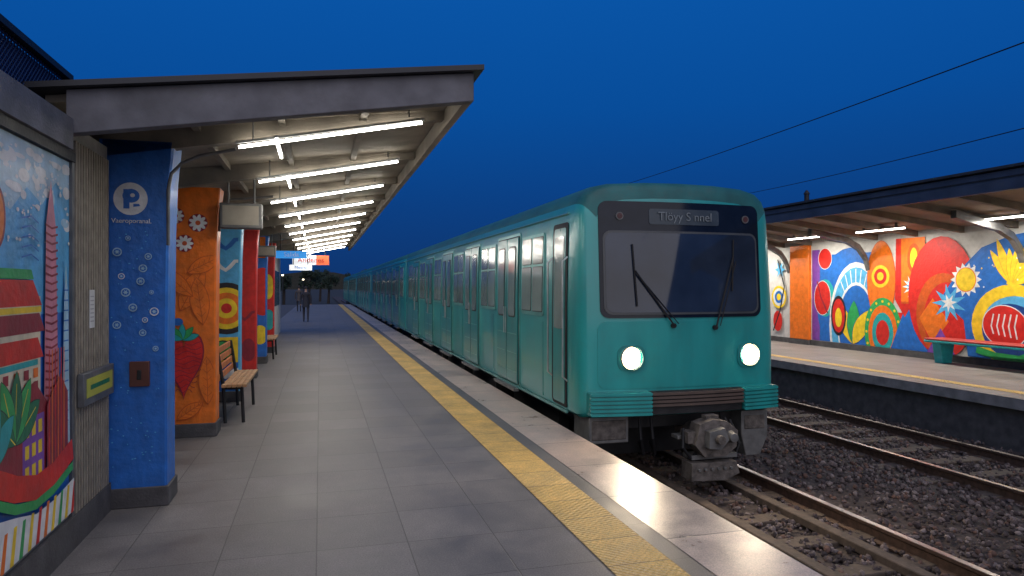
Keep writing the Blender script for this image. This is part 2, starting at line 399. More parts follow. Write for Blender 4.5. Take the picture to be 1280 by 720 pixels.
m.poly([(3.3,1.46),(4.22,1.46),(4.3,1.36),(3.3,1.36)],'maroon'); m.poly([(3.3,1.33),(4.2,1.33),(4.28,1.22),(3.3,1.22)],'red'); m.rect(3.3,4.2,1.185,1.215,'teal',same=True)
for i in range(5):
    for j in range(3):
        m.rect(3.66+i*.12,3.72+i*.12,.98+j*.07,1.03+j*.07,'maroon' if (i+j)%2 else 'orange',same=(i+j)>0)
m.ell(4.05,.83,.28,.24,'purple'); m.poly([(3.3,.6),(4.3,.55),(4.35,.95),(4.15,1.1),(3.3,.9)],'maroon')
m.rect(4.0,4.28,.55,.92,'purple')
for i in range(3):
    for j in range(3): m.rect(4.03+i*.085,4.08+i*.085,.6+j*.11,.67+j*.11,'yellow',same=(i+j)>0)
for i,a in enumerate((.5,1.0,1.5,2.0,2.5)):
    m.leaf(3.9,.82,.36,.14,a,'green' if i%2 else 'dgreen',out='black',ow=.006); m.wave([(3.9,.82),(3.9+.3*math.cos(a),.82+.3*math.sin(a))],.006,'yellow')
for i,a in enumerate((.7,1.3,1.9)): m.leaf(3.62,.75,.34,.13,a,'teal',out='dgreen',ow=.006)
m.poly([(4.3,.5),(4.62,.5),(4.62,.98),(4.5,1.1),(4.3,.95)],'maroon')
for i in range(6): m.wave([(4.33+i*.045,.55),(4.33+i*.045,1.25)],.014,'orange' if i%2 else 'red',same=i>0)
m.wave([(3.2,.78),(3.6,.72),(3.9,.6),(4.15,.54),(4.4,.55),(4.7,.62)],.13,'red')
m.wave([(3.2,.68),(3.6,.62),(3.9,.5),(4.15,.45),(4.4,.46),(4.7,.52)],.05,'green')
m.poly([(2.2,.24),(4.72,.24),(4.72,.44),(4.4,.4),(4.15,.4),(3.9,.46),(3.6,.52),(2.2,.55)],'white')
for i in range(14): m.poly([(3.3+i*.105,.24),(3.345+i*.105,.24),(3.385+i*.105,.42),(3.35+i*.105,.42)],('yellow','green','yellow','red','orange')[i%5],same=i>0)
m.rings(2.8,1.3,[.45,.35,.25,.14],['yellow','orange','red','white'])
m.mb.obj('mural',lw,smooth=None)
b=MB(); b.box(-1.446,-1.442,5.02,5.12,1.33,1.58,mat('paper',(.6,.6,.58),.7))
for i in range(7): b.box(-1.4425,-1.4415,5.035,5.105,1.37+i*.027,1.378+i*.027,mat('ink',(.35,.35,.36),.7))
tag(b.obj('paper_notice',loc=(-1.445,5.07,1.33)),'white paper notice pinned on the ribbed cladding','notice')
t=thing('control_box',(-1.44,4.9,.95),'slim grey metal plate with a yellow green label on the wall','box')
b=MB(); b.box(-1.444,-1.405,4.78,5.42,.85,1.06,greysteel); b.obj('housing',t,bevel=.006)
b=MB(); b.box(-1.407,-1.402,4.83,5.37,.90,1.02,mat('label_yellow_green',(.42,.42,.05),.5,dirt=.4)); b.box(-1.403,-1.401,4.9,5.3,.945,.975,paint('dgreen')); b.obj('label_plate',t)

t=thing('mesh_fence',(-1.65,3,2.6),'dark blue wire mesh fence on top of the wall','fence')
b=MB(); b.box(-1.72,-1.70,-2,5.3,2.6,3.0,fenceblue); b.obj('panel',t)
b=MB()
y=2.6
while y<5.6:
    b.tube([(-1.66,y,2.6),(-1.66,y-.4,3.0)],.004,fencewire,n=4,caps=False); b.tube([(-1.655,y-.4,2.6),(-1.655,y,3.0)],.004,fencewire,n=4,caps=False); y+=.04
b.obj('wire_mesh',t,smooth=None)
b=MB(); b.box(-1.69,-1.62,-2,5.3,3.0,3.04,dark); b.box(-1.69,-1.64,5.27,5.31,2.6,3.0,dark); b.obj('top_rail',t)

b=MB(); b.box(-1.95,-1.62,5.5,19.5,0,2.72,mat('wall_blue',(.03,.13,.3),.7,var=.3))
tag(b.obj('platform_wall',loc=(-1.8,12,0)),'blue painted wall behind the platform columns','wall')
b=MB(); b.box(-1.95,-1.35,19.5,25.5,0,2.68,wallwhite); b.box(-1.349,-1.33,20.2,21.3,0,2.1,mat('door_dark',(.05,.05,.06),.5)); b.box(-1.349,-1.33,22.2,24.6,1.0,2.1,mat('win_dark',(.04,.06,.09),.2))
tag(b.obj('kiosk_building',loc=(-1.65,22,0)),'small white station kiosk with a dark door','kiosk')

# ------------------------------------------------------------------ columns
def column(y, c, lab):
    t=thing('platform_column',(-1.3,y,0),lab,'column','painted columns carrying the platform canopy')
    b=MB(); X0,X1=-1.52,-1.08
    zs=[.14,1.2,2.0,2.4,2.66]; gx=[0,0.0,.01,.025,.05]
    rs=[]
    for z,g in zip(zs,gx):
        c_=.015
        rs.append([(X0,y,z),(X1+g-c_,y,z),(X1+g,y+c_,z),(X1+g,y+.3-c_,z),(X1+g-c_,y+.3,z),(X0,y+.3,z)])
    for i in range(len(rs)-1):
        b.add(rs[i]+rs[i+1],[(k,(k+1)%6,6+(k+1)%6,6+k) for k in range(6)],paint(c))
    b.add(rs[-1],[tuple(range(6))],paint(c))
    b.obj('shaft',t,smooth=None)
    b=MB(); b.box(X0-.01,X1+.015,y-.015,y+.315,0,.145,concrete_d); b.obj('base',t,bevel=.008)
    m=Mural((0,y,0),(1,0,0),(0,-1,0)); m.clip=(X0+.003,X1-.017,.15,2.64)
    return t,m
t,m=column(5.5,'blue','deep blue painted column with white round emblem and bubbles')
m.ell(-1.318,2.236,.112,.118,'white')
m.rect(-1.365,-1.325,2.165,2.305,'blue'); m.ell(-1.315,2.258,.056,.05,'blue'); m.ell(-1.305,2.262,.016,.014,'white')
m.poly([(-1.30,2.20),(-1.262,2.20),(-1.255,2.185),(-1.30,2.178)],'blue')
pos=[(-1.377,1.676),(-1.237,1.734),(-1.349,1.56),(-1.18,1.56),(-1.405,1.326),(-1.237,1.267),(-1.152,1.15),(-1.2,1.82),(-1.3,1.45),(-1.25,1.64),(-1.16,1.42),(-1.22,1.36),(-1.4,1.85),(-1.33,1.95)]
for (a,z) in pos:
    r=random.uniform(.014,.032); m.ell(a,z,r,r,'pale' if random.random()<.6 else 'white'); m.ell(a,z,r*.75,r*.75,'blue'); m.star(a,z,r*.65,r*.25,6,'pale')
for i in range(70): m.ell(random.uniform(-1.48,-1.12),random.uniform(.3,2.0),.003+.005*random.random(),.004,'sky',same=i>0,n=8)
m.mb.obj('mural',t,smooth=None)
text_mesh('Vaeroporanal.',.046,paint('white'),t,'lettering',(-1.31,5.49,2.075),FACE_CAM)
b=MB(); b.box(-1.32,-1.19,5.465,5.499,.88,1.06,mat('box_brown',(.10,.03,.02),.5)); b.box(-1.27,-1.24,5.458,5.466,.93,1.0,dark)
tag(b.obj('call_box',loc=(-1.25,5.48,.9),bevel=.006),'small brown metal box fixed to the blue column','box')
t,m=column(7.9,'orange','orange column with white flowers and a red heart shaped strawberry')
for (a,z,r) in ((-1.467,2.35,.085),(-1.25,2.28,.095),(-1.38,2.06,.09)):
    m.ell(a,z,r,r,'maroon'); m.flower(a,z,r*.97,'white','dorange',9,.42)
for (a,z,l,w_,g) in ((-1.42,1.35,.5,.2,1.1),(-1.2,1.2,.5,.18,1.7),(-1.35,1.75,.35,.15,.5),(-1.3,1.5,.45,.16,2.4),(-1.15,.35,.5,.16,1.6),(-1.45,.2,.3,.12,.6)):
    m.leaf(a,z,l,w_,g,'orange',out='dorange',ow=.009)
    m.wave([(a,z),(a+l*.95*math.cos(g),z+l*.95*math.sin(g))],.007,'dorange')
    for q in range(1,6):
        px,pz=a+l*q/6*math.cos(g),z+l*q/6*math.sin(g)
        for s_ in (-1,1): m.wave([(px,pz),(px+.06*math.cos(g+s_*.8),pz+.06*math.sin(g+s_*.8))],.005,'dorange',same=True)
m.heart(-1.385,.82,.20,.42,'maroon'); m.heart(-1.385,.82,.185,.395,'red')
for i in range(12):
    z=.5+i*.05; hw=.17*min(1,.25+(z-.42)/.35)
    m.wave([(-1.385-hw+2*hw*k/8,z+.02*math.sin(k*1.3+i)) for k in range(9)],.006,'maroon',same=i>0)
for i,a in enumerate((.3,.9,1.57,2.2,2.8)): m.leaf(-1.40,1.04,.17,.06,a,'green' if i%2 else 'teal',out='dgreen',ow=.006)
m.ell(-1.44,1.23,.05,.04,'blue')
m.mb.obj('mural',t,smooth=None)
t,m=column(10.2,'sky','light blue column with yellow concentric circles and white waves')
m.rect(-1.52,-1.08,.15,.9,'blue'); m.rings(-1.25,1.3,[.36,.29,.22,.14,.07],['black','yellow','orange','yellow','red'])
m.wave([(-1.5+.06*k,1.9+.07*math.sin(k*1.2)) for k in range(9)],.05,'white'); m.wave([(-1.5+.06*k,2.2+.07*math.sin(k*1.2)) for k in range(9)],.06,'blue')
m.rect(-1.5,-1.1,.55,.9,'yellow'); m.ell(-1.3,.72,.12,.12,'green',out='black'); m.wave([(-1.5+.06*k,.4+.05*math.sin(k*1.2)) for k in range(9)],.06,'white')
m.mb.obj('mural',t,smooth=None)
t,m=column(12.7,'red','plain red painted column'); m.wave([(-1.5+.06*k,1.1+.07*math.sin(k*1.2)) for k in range(9)],.05,'maroon'); m.ell(-1.2,.5,.12,.2,'maroon'); m.mb.obj('mural',t,smooth=None)
t,m=column(15.1,'blue','blue and red column with curved shapes'); m.ell(-1.15,1.5,.3,.5,'red'); m.ell(-1.2,.6,.15,.2,'yellow'); m.rect(-1.52,-1.08,2.2,2.64,'orange'); m.mb.obj('mural',t,smooth=None)
t,m=column(17.5,'red','red column with yellow and teal shapes'); m.ell(-1.2,1.6,.12,.3,'yellow'); m.ell(-1.2,.8,.15,.25,'teal'); m.mb.obj('mural',t,smooth=None)

# ------------------------------------------------------------------ near canopy
cn=thing('platform_canopy',(-.3,5,2.6),'slanted platform canopy with grey fascia and brown ribs','canopy')
def topz(x): return 2.78+(x+1.47)*.31/2.49
CY0,CY1=4.64,25.2
b=MB(); b.hull([(-2.0,CY0-.06,topz(-2.0)),(1.09,CY0-.06,topz(1.09)),(1.09,CY0-.06,topz(1.09)+.035),(-2.0,CY0-.06,topz(-2.0)+.035)],
 [(-2.0,CY1,topz(-2.0)),(1.09,CY1,topz(1.09)),(1.09,CY1,topz(1.09)+.035),(-2.0,CY1,topz(-2.0)+.035)],darkroof); b.obj('roof_sheet',cn)
b=MB(); b.hull([(-1.46,CY0,topz(-1.46)-.27),(1.03,CY0,topz(1.03)-.2),(1.03,CY0,topz(1.03)-.003),(-1.46,CY0,topz(-1.46)-.003)],
 [(-1.46,CY0+.09,topz(-1.46)-.27),(1.03,CY0+.09,topz(1.03)-.2),(1.03,CY0+.09,topz(1.03)-.003),(-1.46,CY0+.09,topz(-1.46)-.003)],beamgrey); b.obj('fascia',cn,bevel=.006)
b=MB(); b.hull([(-1.6,CY0+.1,topz(-1.6)-.05),(.97,CY0+.1,topz(.97)-.05),(.97,CY0+.1,topz(.97)-.004),(-1.6,CY0+.1,topz(-1.6)-.004)],
 [(-1.6,CY1-.02,topz(-1.6)-.05),(.97,CY1-.02,topz(.97)-.05),(.97,CY1-.02,topz(.97)-.004),(-1.6,CY1-.02,topz(-1.6)-.004)],soffit); b.obj('soffit',cn)
b=MB(); b.box(.975,1.03,CY0+.092,CY1-.02,topz(1.0)-.19,topz(1.0)-.006,soffit); b.box(-1.62,-1.5,CY0+.9,CY1,topz(-1.6)-.22,topz(-1.6)-.052,ribm); b.obj('edge_beam',cn)
SP=1.75
ribY=[5.50+i*SP for i in range(11)]
first=None
for y in ribY:
    if first is None:
        b=MB(); b.hull([(-1.5,y,topz(-1.5)-.24),(.97,y,topz(.97)-.12),(.97,y,topz(.97)-.052),(-1.5,y,topz(-1.5)-.052)],[(-1.5,y+.1,topz(-1.5)-.24),(.97,y+.1,topz(.97)-.12),(.97,y+.1,topz(.97)-.052),(-1.5,y+.1,topz(-1.5)-.052)],ribm)
        first=b.obj('rib',cn)
    else:
        c=first.copy(); col.objects.link(c); c.parent=cn; c.location=(0,y-ribY[0],0)
for x in (-.9,-.3,.3):
    b=MB(); b.box(x,x+.05,CY0+.1,CY1-.05,topz(x)-.1,topz(x)-.046,ribm); b.obj('purlin',cn)
def lamp(y):
    t=thing('tube_lamp_fixture',(.1,y,2.75),'lit white fluorescent tube lamp fixed under the canopy','lamp','tube lamps under the near canopy')
    XL,XR=-.58,.78; zl,zr=topz(XL)-.255,topz(XR)-.155; tilt=-math.atan((zr-zl)/(XR-XL))
    b=MB(); b.hull([(XL-.02,y-.012,zl+.022),(XR+.02,y-.012,zr+.022),(XR+.02,y-.012,zr+.04),(XL-.02,y-.012,zl+.04)],[(XL-.02,y+.012,zl+.022),(XR+.02,y+.012,zr+.022),(XR+.02,y+.012,zr+.04),(XL-.02,y+.012,zl+.04)],silver)
    for x,z in ((XL+.1,zl),(XR-.1,zr)): b.tube([(x,y,z+.04),(x,y,topz(x)-.05)],.007,greysteel,n=6)
    b.obj('housing',t)
    b=MB(); b.tube([(XL,y,zl),(XR,y,zr)],.0115,tube_m,n=8); b.obj('tube',t)
    b=MB(); b.box(-.316,-.299,y-.15,y+.55,topz(-.3)-.262,topz(-.3)-.245,tube_m); b.box(-.318,-.297,y-.16,y+.56,topz(-.3)-.238,topz(-.3)-.22,silver); b.tube([(-.307,y+.1,topz(-.3)-.22),(-.307,y+.1,topz(-.3)-.05)],.007,greysteel,n=6); b.obj('short_tube',t)
    area(t,((XL+XR)/2,y,(zl+zr)/2-.0135),1.3,.018,15,tilt=tilt)
for i in range(11): lamp(5.42+i*SP)
b=MB(); b.tube([(-1.06,5.44,1.9),(-1.06,5.44,2.3),(-1.04,5.44,2.42),(-.97,5.44,2.5),(-.85,5.44,2.56),(-.6,5.43,2.62)],.012,greysteel); tag(b.obj('conduit_pipe',loc=(-1.06,5.44,1.9)),'curved grey conduit pipe from the blue column to the lamp','pipe')
b=MB(); b.tube([(-1.05,8.0,2.2),(-1.04,8.0,2.45),(-.95,8.0,2.55),(-.5,8.0,2.6)],.014,greysteel); tag(b.obj('conduit_pipe',loc=(-1.05,8,2.2)),'curved grey conduit pipe from the orange column','pipe')
def dispbox(x0,x1,y,z0,z1,lab):
    t=thing('hanging_display',((x0+x1)/2,y,z0),lab,'display','display boxes hanging under the canopy')
    b=MB(); b.box(x0,x1,y,y+.16,z0,z1,greysteel); b.obj('housing',t,bevel=.012)
    b=MB(); b.box(x0+.03,x1-.03,y-.006,y+.002,z0+.035,z1-.03,mat('screen_beige',(.30,.27,.22),.4)); b.obj('screen',t)
    for x in (x0+.08,x1-.08):
        b=MB(); b.tube([(x,y+.08,z1),(x,y+.08,topz(x)-.05)],.012,greysteel); b.obj('hanger',t)
dispbox(-1.02,-.60,7.75,2.22,2.49,'grey boxed display with beige screen hanging from the canopy')
dispbox(-1.25,-.85,14.4,2.2,2.42,'grey boxed display with beige screen hanging further along')
def sign(x0,x1,y,z0,z1,parts,txt,tcol,lab,size):
    t=thing('hanging_sign',((x0+x1)/2,y,z0),lab,'sign')
    b=MB()
    for (a,c,m_) in parts: b.box(a,c,y,y+.06,z0,z1,m_)
    b.obj('board',t)
    for x in (x0+.1,x1-.1):
        b=MB(); b.tube([(x,y+.03,z1),(x,y+.03,topz(x)-.05)],.01,dark); b.obj('hanger',t)
    text_mesh(txt,size,tcol,t,'lettering',((x0+x1)/2,y-.004,(z0+z1)/2),FACE_CAM)
sb=emat('sign_blue_lit',(.03,.3,.8),.6); sw=emat('sign_white_lit',(.8,.85,.9),.6); sr=emat('sign_red_lit',(.8,.16,.06),.5)
sign(-.92,-.28,15.6,2.22,2.38,[(-.92,-.28,sb)],'Salida',paint('white'),'blue lit sign with white lettering hanging from the canopy',.14)
sign(-.72,.24,19.5,2.2,2.46,[(-.72,-.1,sw),(-.097,.24,sr)],'Andenes',paint('red'),'white and red lit sign hanging from the canopy',.2)
sign(-.75,-.2,18.2,2.02,2.16,[(-.75,-.2,sw)],'Metro',paint('blue'),'small white lit sign hanging from the canopy',.12)

def bench(y0,y1,xb,xf,lab):
    t=thing('bench',((xb+xf)/2,(y0+y1)/2,0),lab,'bench','wooden benches beside the columns')
    b=MB()
    for i in range(5):
        x=xb+.02+i*(xf-xb)/5; b.box(x,x+.05,y0,y1,.43,.465,wood)
    b.obj('seat',t,bevel=.005)
    b=MB()
    for i in range(4): b.box(xb-.012*i-.03,xb-.005-.012*i,y0,y1,.50+i*.1,.575+i*.1,mat('bench_back_orange',(.5,.15,.04),.55,var=.3))
    b.obj('backrest',t,bevel=.005)
    for y in (y0+.12,y1-.12):
        b=MB(); b.tube([(xf-.03,y,0),(xf-.05,y,.42)],.02,dark); b.tube([(xb+.05,y,0),(xb+.03,y,.43),(xb-.04,y,.88)],.02,dark); b.tube([(xf-.05,y,.41),(xb+.05,y,.41)],.018,dark); b.obj('leg',t)
bench(8.5,10.0,-1.12,-.84,'wooden slat bench with orange backrest and dark legs')
bench(15.8,17.1,-1.26,-.96,'distant wooden slat bench beside the columns')

# ------------------------------------------------------------------ TRAIN
XC=4.045; HW=1.265; Y0=6.98
tr=thing('train',(XC,Y0,-.6),'teal metro train with lit headlights standing at the platform','train')
def yf(x,z): return Y0+.13*((x-XC)/HW)**2+.06*max(0,z-1.2)
half=[(0,.12),(.6,.12),(1.2,.12),(1.25,.16),(1.265,.24),(1.265,.9),(1.265,1.35),(1.258,1.8),(1.247,2.2),(1.24,2.42),(1.222,2.55),(1.17,2.66),(1.06,2.745),(.86,2.79),(.45,2.812),(0,2.818)]
prof=[(p[0],p[1]) for p in half]+[(-p[0],p[1]) for p in half[-2:0:-1]]
nP=len(prof)
def carriage_body(y_sections, cab, yend):
    b=MB(); rings=[]
    if cab:
        for s_ in (.25,.5,.72,.86): rings.append([(XC+p[0]*s_, 1.35+(p[1]-1.35)*s_) for p in prof])
        rr=[[(x,yf(x,z),z) for x,z in r] for r in rings]
        for ins,dy in ((.10,0),(.05,.012),(.025,.04),(.010,.09),(0,.17)):
            r=[]
            for p in prof:
                x=XC+p[0]*(1-ins/HW); z=1.35+(p[1]-1.35)*(1-ins/1.35); r.append((x,yf(x,z)+dy,z))
            rr.append(r)
        rr.append([(XC+p[0],7.42,p[1]) for p in prof]); c0=(XC,yf(XC,1.35),1.35)
    else:
        rr=[]; c0=None
        for ins,dy in ((.03,0),(.008,.02),(0,.05)):
            rr.append([(XC+p[0]*(1-ins/HW),y_sections+dy,1.35+(p[1]-1.35)*(1-ins/1.35)) for p in prof])
    rr.append([(XC+p[0],yend-.05,p[1]) for p in prof]); rr.append([(XC+p[0]*.98,yend,1.35+(p[1]-1.35)*.98) for p in prof])
    for i in range(len(rr)-1):
        for k in range(nP):
            zz=(prof[k][1]+prof[(k+1)%nP][1])/2
            b.add([rr[i][k],rr[i+1][k],rr[i+1][(k+1)%nP],rr[i][(k+1)%nP]],[(0,1,2,3)],teal if zz<2.6 or (cab and i<3) else teal_r)
    if c0:
        for k in range(nP): b.add([c0,rr[0][k],rr[0][(k+1)%nP]],[(0,1,2)],teal)
    else: b.add(rr[0],[tuple(range(nP))],teal)
    b.add(rr[-1],[tuple(range(nP))],teal)
    return b
def weld(o):
    import bmesh
    bm=bmesh.new(); bm.from_mesh(o.data); bmesh.ops.remove_doubles(bm,verts=bm.verts,dist=.0005); bmesh.ops.recalc_face_normals(bm,faces=bm.faces)
    bm.to_mesh(o.data); bm.free(); o.data.set_sharp_from_angle(angle=math.radians(32))
BK=[h[1] for h in half[3:13]]
def xs(z):
    pts=[(h[1],h[0]) for h in half[3:13]]
    for i in range(len(pts)-1):
        if pts[i][0]<=z<=pts[i+1][0]:
            t_=(z-pts[i][0])/(pts[i+1][0]-pts[i][0]); return XC-(pts[i][1]+t_*(pts[i+1][1]-pts[i][1]))
    return XC-1.25
def rrect(a0,a1,b0,b1,r,n=4):
    out=[]
    for (ca,cb,st) in ((a1-r,b1-r,0),(a0+r,b1-r,1),(a0+r,b0+r,2),(a1-r,b0+r,3)):
        for i in range(n+1):
            t_=math.pi/2*(st+i/n); out.append((ca+r*math.cos(t_),cb+r*math.sin(t_)))
    return out
def side_panel(b,y0,y1,z0,z1,r,off,m,thick=.012):
    pts=rrect(y0,y1,z0,z1,r)
    bks=[z0]+[k for k in BK if z0<k<z1]+[z1]
    for i in range(len(bks)-1):
        q=clip_poly(pts,y0-1,y1+1,bks[i],bks[i+1])
        if len(q)<3: continue
        b.hull([(xs(z)-off,y,z) for y,z in q],[(xs(z)-off+thick,y,z) for y,z in q],m)
def door(parent,y,wd=1.2):
    b=MB(); side_panel(b,y-.05,y+wd+.05,.17,2.38,.06,.012,tealtrim,.02)
    side_panel(b,y-.01,y+wd+.01,.18,2.34,.03,.016,rubber,.012)
    for k in (0,1):
        a=y+.012+k*(wd/2); c=a+wd/2-.024
        side_panel(b,a,c,.19,2.32,.02,.030,teal_d,.015)
        side_panel(b,a+.10,c-.10,1.15,2.2,.06,.036,rubber,.01); side_panel(b,a+.12,c-.12,1.17,2.18,.05,.040,wglass,.008)
        for zz in (.35,.62,.9): b.box(xs(.5)-.034,xs(.5)-.028,a+.04,c-.04,zz,zz+.012,tealtrim)
        hx=c-.04 if k==0 else a+.04
        b.tube([(xs(1)-.055,hx,.9),(xs(1)-.055,hx,1.3)],.008,silver,n=6)
    b.box(2.70,2.775,y,y+wd,.085,.125,greysteel)
    return b.obj('door',parent,smooth=None)
def window(parent,y,wd=1.05):
    b=MB(); side_panel(b,y,y+wd,1.22,2.30,.07,.014,tealtrim,.016)
    h=wd/2
    for k in (0,1):
        q=.01 if k else 0
        side_panel(b,y+.04+k*h-q,y+h-.02+k*h-q,1.27,1.87,.03,.017,rubber,.006)
        side_panel(b,y+.05+k*h-q,y+h-.03+k*h-q,1.28,1.86,.03,.021,wglass,.006)
        side_panel(b,y+.04+k*h-q,y+h-.02+k*h-q,1.90,2.26,.03,.017,rubber,.006)
        side_panel(b,y+.05+k*h-q,y+h-.03+k*h-q,1.91,2.25,.03,.021,wglass,.006)
    return b.obj('window',parent,smooth=None)
def gutter(parent,y0,y1):
    b=MB(); b.tube([(xs(2.45)-.012,y0,2.46),(xs(2.45)-.012,y1,2.46)],.014,tealtrim,n=6); b.box(2.768,2.79,y0,y1,.125,.155,tealtrim)
    y=y0+.9
    while y<y1:
        b.box(xs(1)-.004,xs(1)+.01,y-.006,y+.006,.2,1.15,teal_d); y+=1.3
    b.obj('side_trim',parent)
def underframe(parent,y0,y1):
    b=MB(); b.box(3.0,5.1,y0,y1,-.02,.118,dark)
    for a in (y0+3.9,y0+6.6,y0+9.2): b.box(2.95,3.5,a,a+1.9,-.4,-.02,dark); b.box(4.6,5.12,a,a+1.9,-.4,-.02,dark)
    b.obj('underframe',parent)
    for yc in (y0+2.2,y1-2.2):
        b=MB()
        b.box(3.1,3.25,yc-1.1,yc+1.1,-.35,-.05,dark); b.box(4.95,5.1,yc-1.1,yc+1.1,-.35,-.05,dark)
        for dy in (-.8,.8):
            for x in (3.5,5.0): b.tube([(x-.06,yc+dy,-.2),(x+.06,yc+dy,-.2)],.42,dirty,n=28)
            b.tube([(3.5,yc+dy,-.2),(5.0,yc+dy,-.2)],.07,dirty)
        b.obj('bogie',parent)
c1=carriage_body(0,True,23.15).obj('carriage',tr); weld(c1)
for y in (8.35,10.85,13.45,16.05,18.65,21.2): window(c1,y,1.0 if y<9 else 1.05)
for y in (9.5,12.08,14.68,17.28,19.88): door(c1,y)
gutter(c1,7.5,23.1); underframe(c1,7.6,22.6)
b=MB(); side_panel(b,7.50,8.02,.18,2.36,.05,.010,rubber,.02); side_panel(b,7.56,7.96,.22,2.30,.04,.016,teal_d,.012); side_panel(b,7.6,7.92,1.1,2.2,.04,.022,wglass,.01)
for y in (7.49,8.03): b.tube([(xs(1)-.0,y,.5),(xs(1)-.06,y,.55),(xs(1)-.06,y,1.9),(xs(1)-.0,y,1.95)],.011,silver,n=6)
b.obj('cab_door',c1,smooth=None)
c2=carriage_body(23.3,False,39.25).obj('carriage',tr); weld(c2)
for k in range(6): window(c2,23.75+k*2.6)
for k in range(5): door(c2,24.95+k*2.6)
gutter(c2,23.35,39.2); underframe(c2,23.6,38.8)
b=MB(); b.box(2.86,5.23,23.12,23.32,.16,2.6,teal_d); b.obj('gangway',c2)
for i in range(1,4): copy_tree(c2,parent=tr,loc=(0,16.1*i,0))
for y in (11,15.5,20,26,32):
    b=MB(); b.box(3.3,4.7,y,y+2.2,2.79,2.87,darkroof); b.obj('roof_vent',tr,bevel=.02)
def front_panel(b,x0,x1,z0,z1,r,off,m,thick=.03,N_=20):
    cols=[]
    xsamp=sorted(set([x0+r*(1-math.cos(t_*math.pi/2/6)) for t_ in range(7)]+[x1-r*(1-math.cos(t_*math.pi/2/6)) for t_ in range(7)]+[x0+r+(x1-x0-2*r)*i/N_ for i in range(N_+1)]))
    M=6
    for x in xsamp:
        ins=0
        if x<x0+r: t_=(x0+r-x)/r; ins=r*(1-math.sqrt(max(0,1-t_*t_)))
        if x>x1-r: t_=(x-x1+r)/r; ins=r*(1-math.sqrt(max(0,1-t_*t_)))
        cols.append([(x,yf(x,zz)-off,zz) for zz in [z0+ins+(z1-z0-2*ins)*j/M for j in range(M+1)]])
    n=len(cols); vs=[v for c in cols for v in c]; fs=[]
    for i in range(n-1):
        for j in range(M): a=i*(M+1)+j; fs.append((a,a+M+1,a+M+2,a+1))
    loop=[i*(M+1) for i in range(n)]+[(n-1)*(M+1)+j for j in range(1,M+1)]+[i*(M+1)+M for i in range(n-2,-1,-1)]+[j for j in range(M-1,0,-1)]
    base=len(vs); vs+= [(vs[k][0],vs[k][1]+thick,vs[k][2]) for k in loop]
    for q in range(len(loop)):
        fs.append((loop[q],base+q,base+(q+1)%len(loop),loop[(q+1)%len(loop)]))
    b.add(vs,fs,m)
b=MB(); front_panel(b,3.01,5.08,1.25,2.57,.1,.012,blackgloss); b.obj('windscreen_surround',tr)
ws=MB(); front_panel(ws,3.05,5.04,1.285,2.235,.1,.022,mat('screen_frame',(.05,.055,.06),.4)); front_panel(ws,3.075,5.015,1.31,2.21,.085,.026,glass); ws.obj('windscreen',tr)
b=MB(); front_panel(b,3.60,4.50,2.31,2.49,.03,.02,mat('disp_glass',(.045,.06,.075),.25,spec=.3),N_=6); b.obj('destination_display',tr)
text_mesh('Tlöyy S nnel',.14,mat('disp_letters',(.16,.185,.2),.5),tr,'destination_lettering',(4.05,yf(4.05,2.4)-.028,2.40),FACE_CAM)
for x in (3.25,4.88):
    b=MB(); y=yf(x,2.4)
    b.tube([(x,y-.03,2.4),(x,y+.02,2.4)],.045,greysteel,n=18); b.tube([(x,y-.034,2.4),(x,y-.02,2.4)],.033,mat('marker_lens',(.07,.02,.02),.3),n=18); b.obj('marker_lamp',tr)
b=MB(); front_panel(b,2.98,5.11,.46,1.21,.1,.006,teal); b.obj('front_panel',tr)
for x in (3.36,4.88):
    y=yf(x,.8)
    b=MB(); front_panel(b,x-.16,x+.16,.655,.945,.1,.020,teal_d,N_=6); hl=b.obj('headlight',tr)
    b=MB(); b.tube([(x,y-.03,.8),(x,y-.015,.8)],[.12,.128],lampring,n=32)
    b.tube([(x,y-.085,.8),(x,y-.08,.8),(x,y-.06,.8),(x,y-.03,.8)],[.02,.05,.075,.085],lampglow,n=28); b.tube([(x,y-.05,.8),(x,y-.01,.8)],[.13,.135],silver,n=32,caps=False); b.obj('lens',hl)
    l=bpy.data.lights.new('headlight_beam','SPOT'); l.energy=110; l.color=(1,.80,.56); l.spot_size=math.radians(140); l.spot_blend=.9; l.shadow_soft_size=.1
    lo=bpy.data.objects.new('headlight_beam',l); col.objects.link(lo); lo.parent=tr; lo.location=(x-XC,y-.14-Y0,.8+.6)
    lo.rotation_euler=Vector((-.15,-1,-.45)).to_track_quat('-Z','Y').to_euler()
for (x0,z0,x1,z1) in ((3.86,1.16,3.40,1.78),(4.40,1.13,4.66,1.95)):
    b=MB(); p0=(x0,yf(x0,z0)-.05,z0); p1=(x1,yf(x1,z1)-.06,z1)
    b.tube([p0,p1],.010,rubber,n=6); b.tube([(x0,yf(x0,z0),z0),p0],.028,rubber)
    sgn=-1 if x1<x0 else 1
    pb=(x1-.02*sgn,z1-.40); pt=(x1+.02*sgn,z1+.30 if sgn<0 else z1+.2)
    b.tube([(pb[0],yf(*pb)-.045,pb[1]),(pt[0],yf(*pt)-.045,pt[1])],.009,rubber,n=6)
    b.tube([(x0+.06,yf(x0,z0)-.04,z0+.02),(x1+.04,yf(x1,z1)-.055,z1-.05)],.005,rubber,n=6)
    b.obj('wiper',tr)
b=MB()
for (x0,x1,m_) in ((2.86,3.56,teal),(4.75,5.26,teal)):
    for i in range(6):
        z=.17+i*.044; front_panel(b,x0,x1,z,z+.03,.012,.125,m_,.1,N_=6)
    front_panel(b,x0,x1,.165,.43,.02,.10,teal_d,.14,N_=6)
for i in range(4): z=.26+i*.042; front_panel(b,3.565,4.745,z,z+.028,.01,.11,mat('grille_rust',(.08,.055,.045),.6),.08,N_=8)
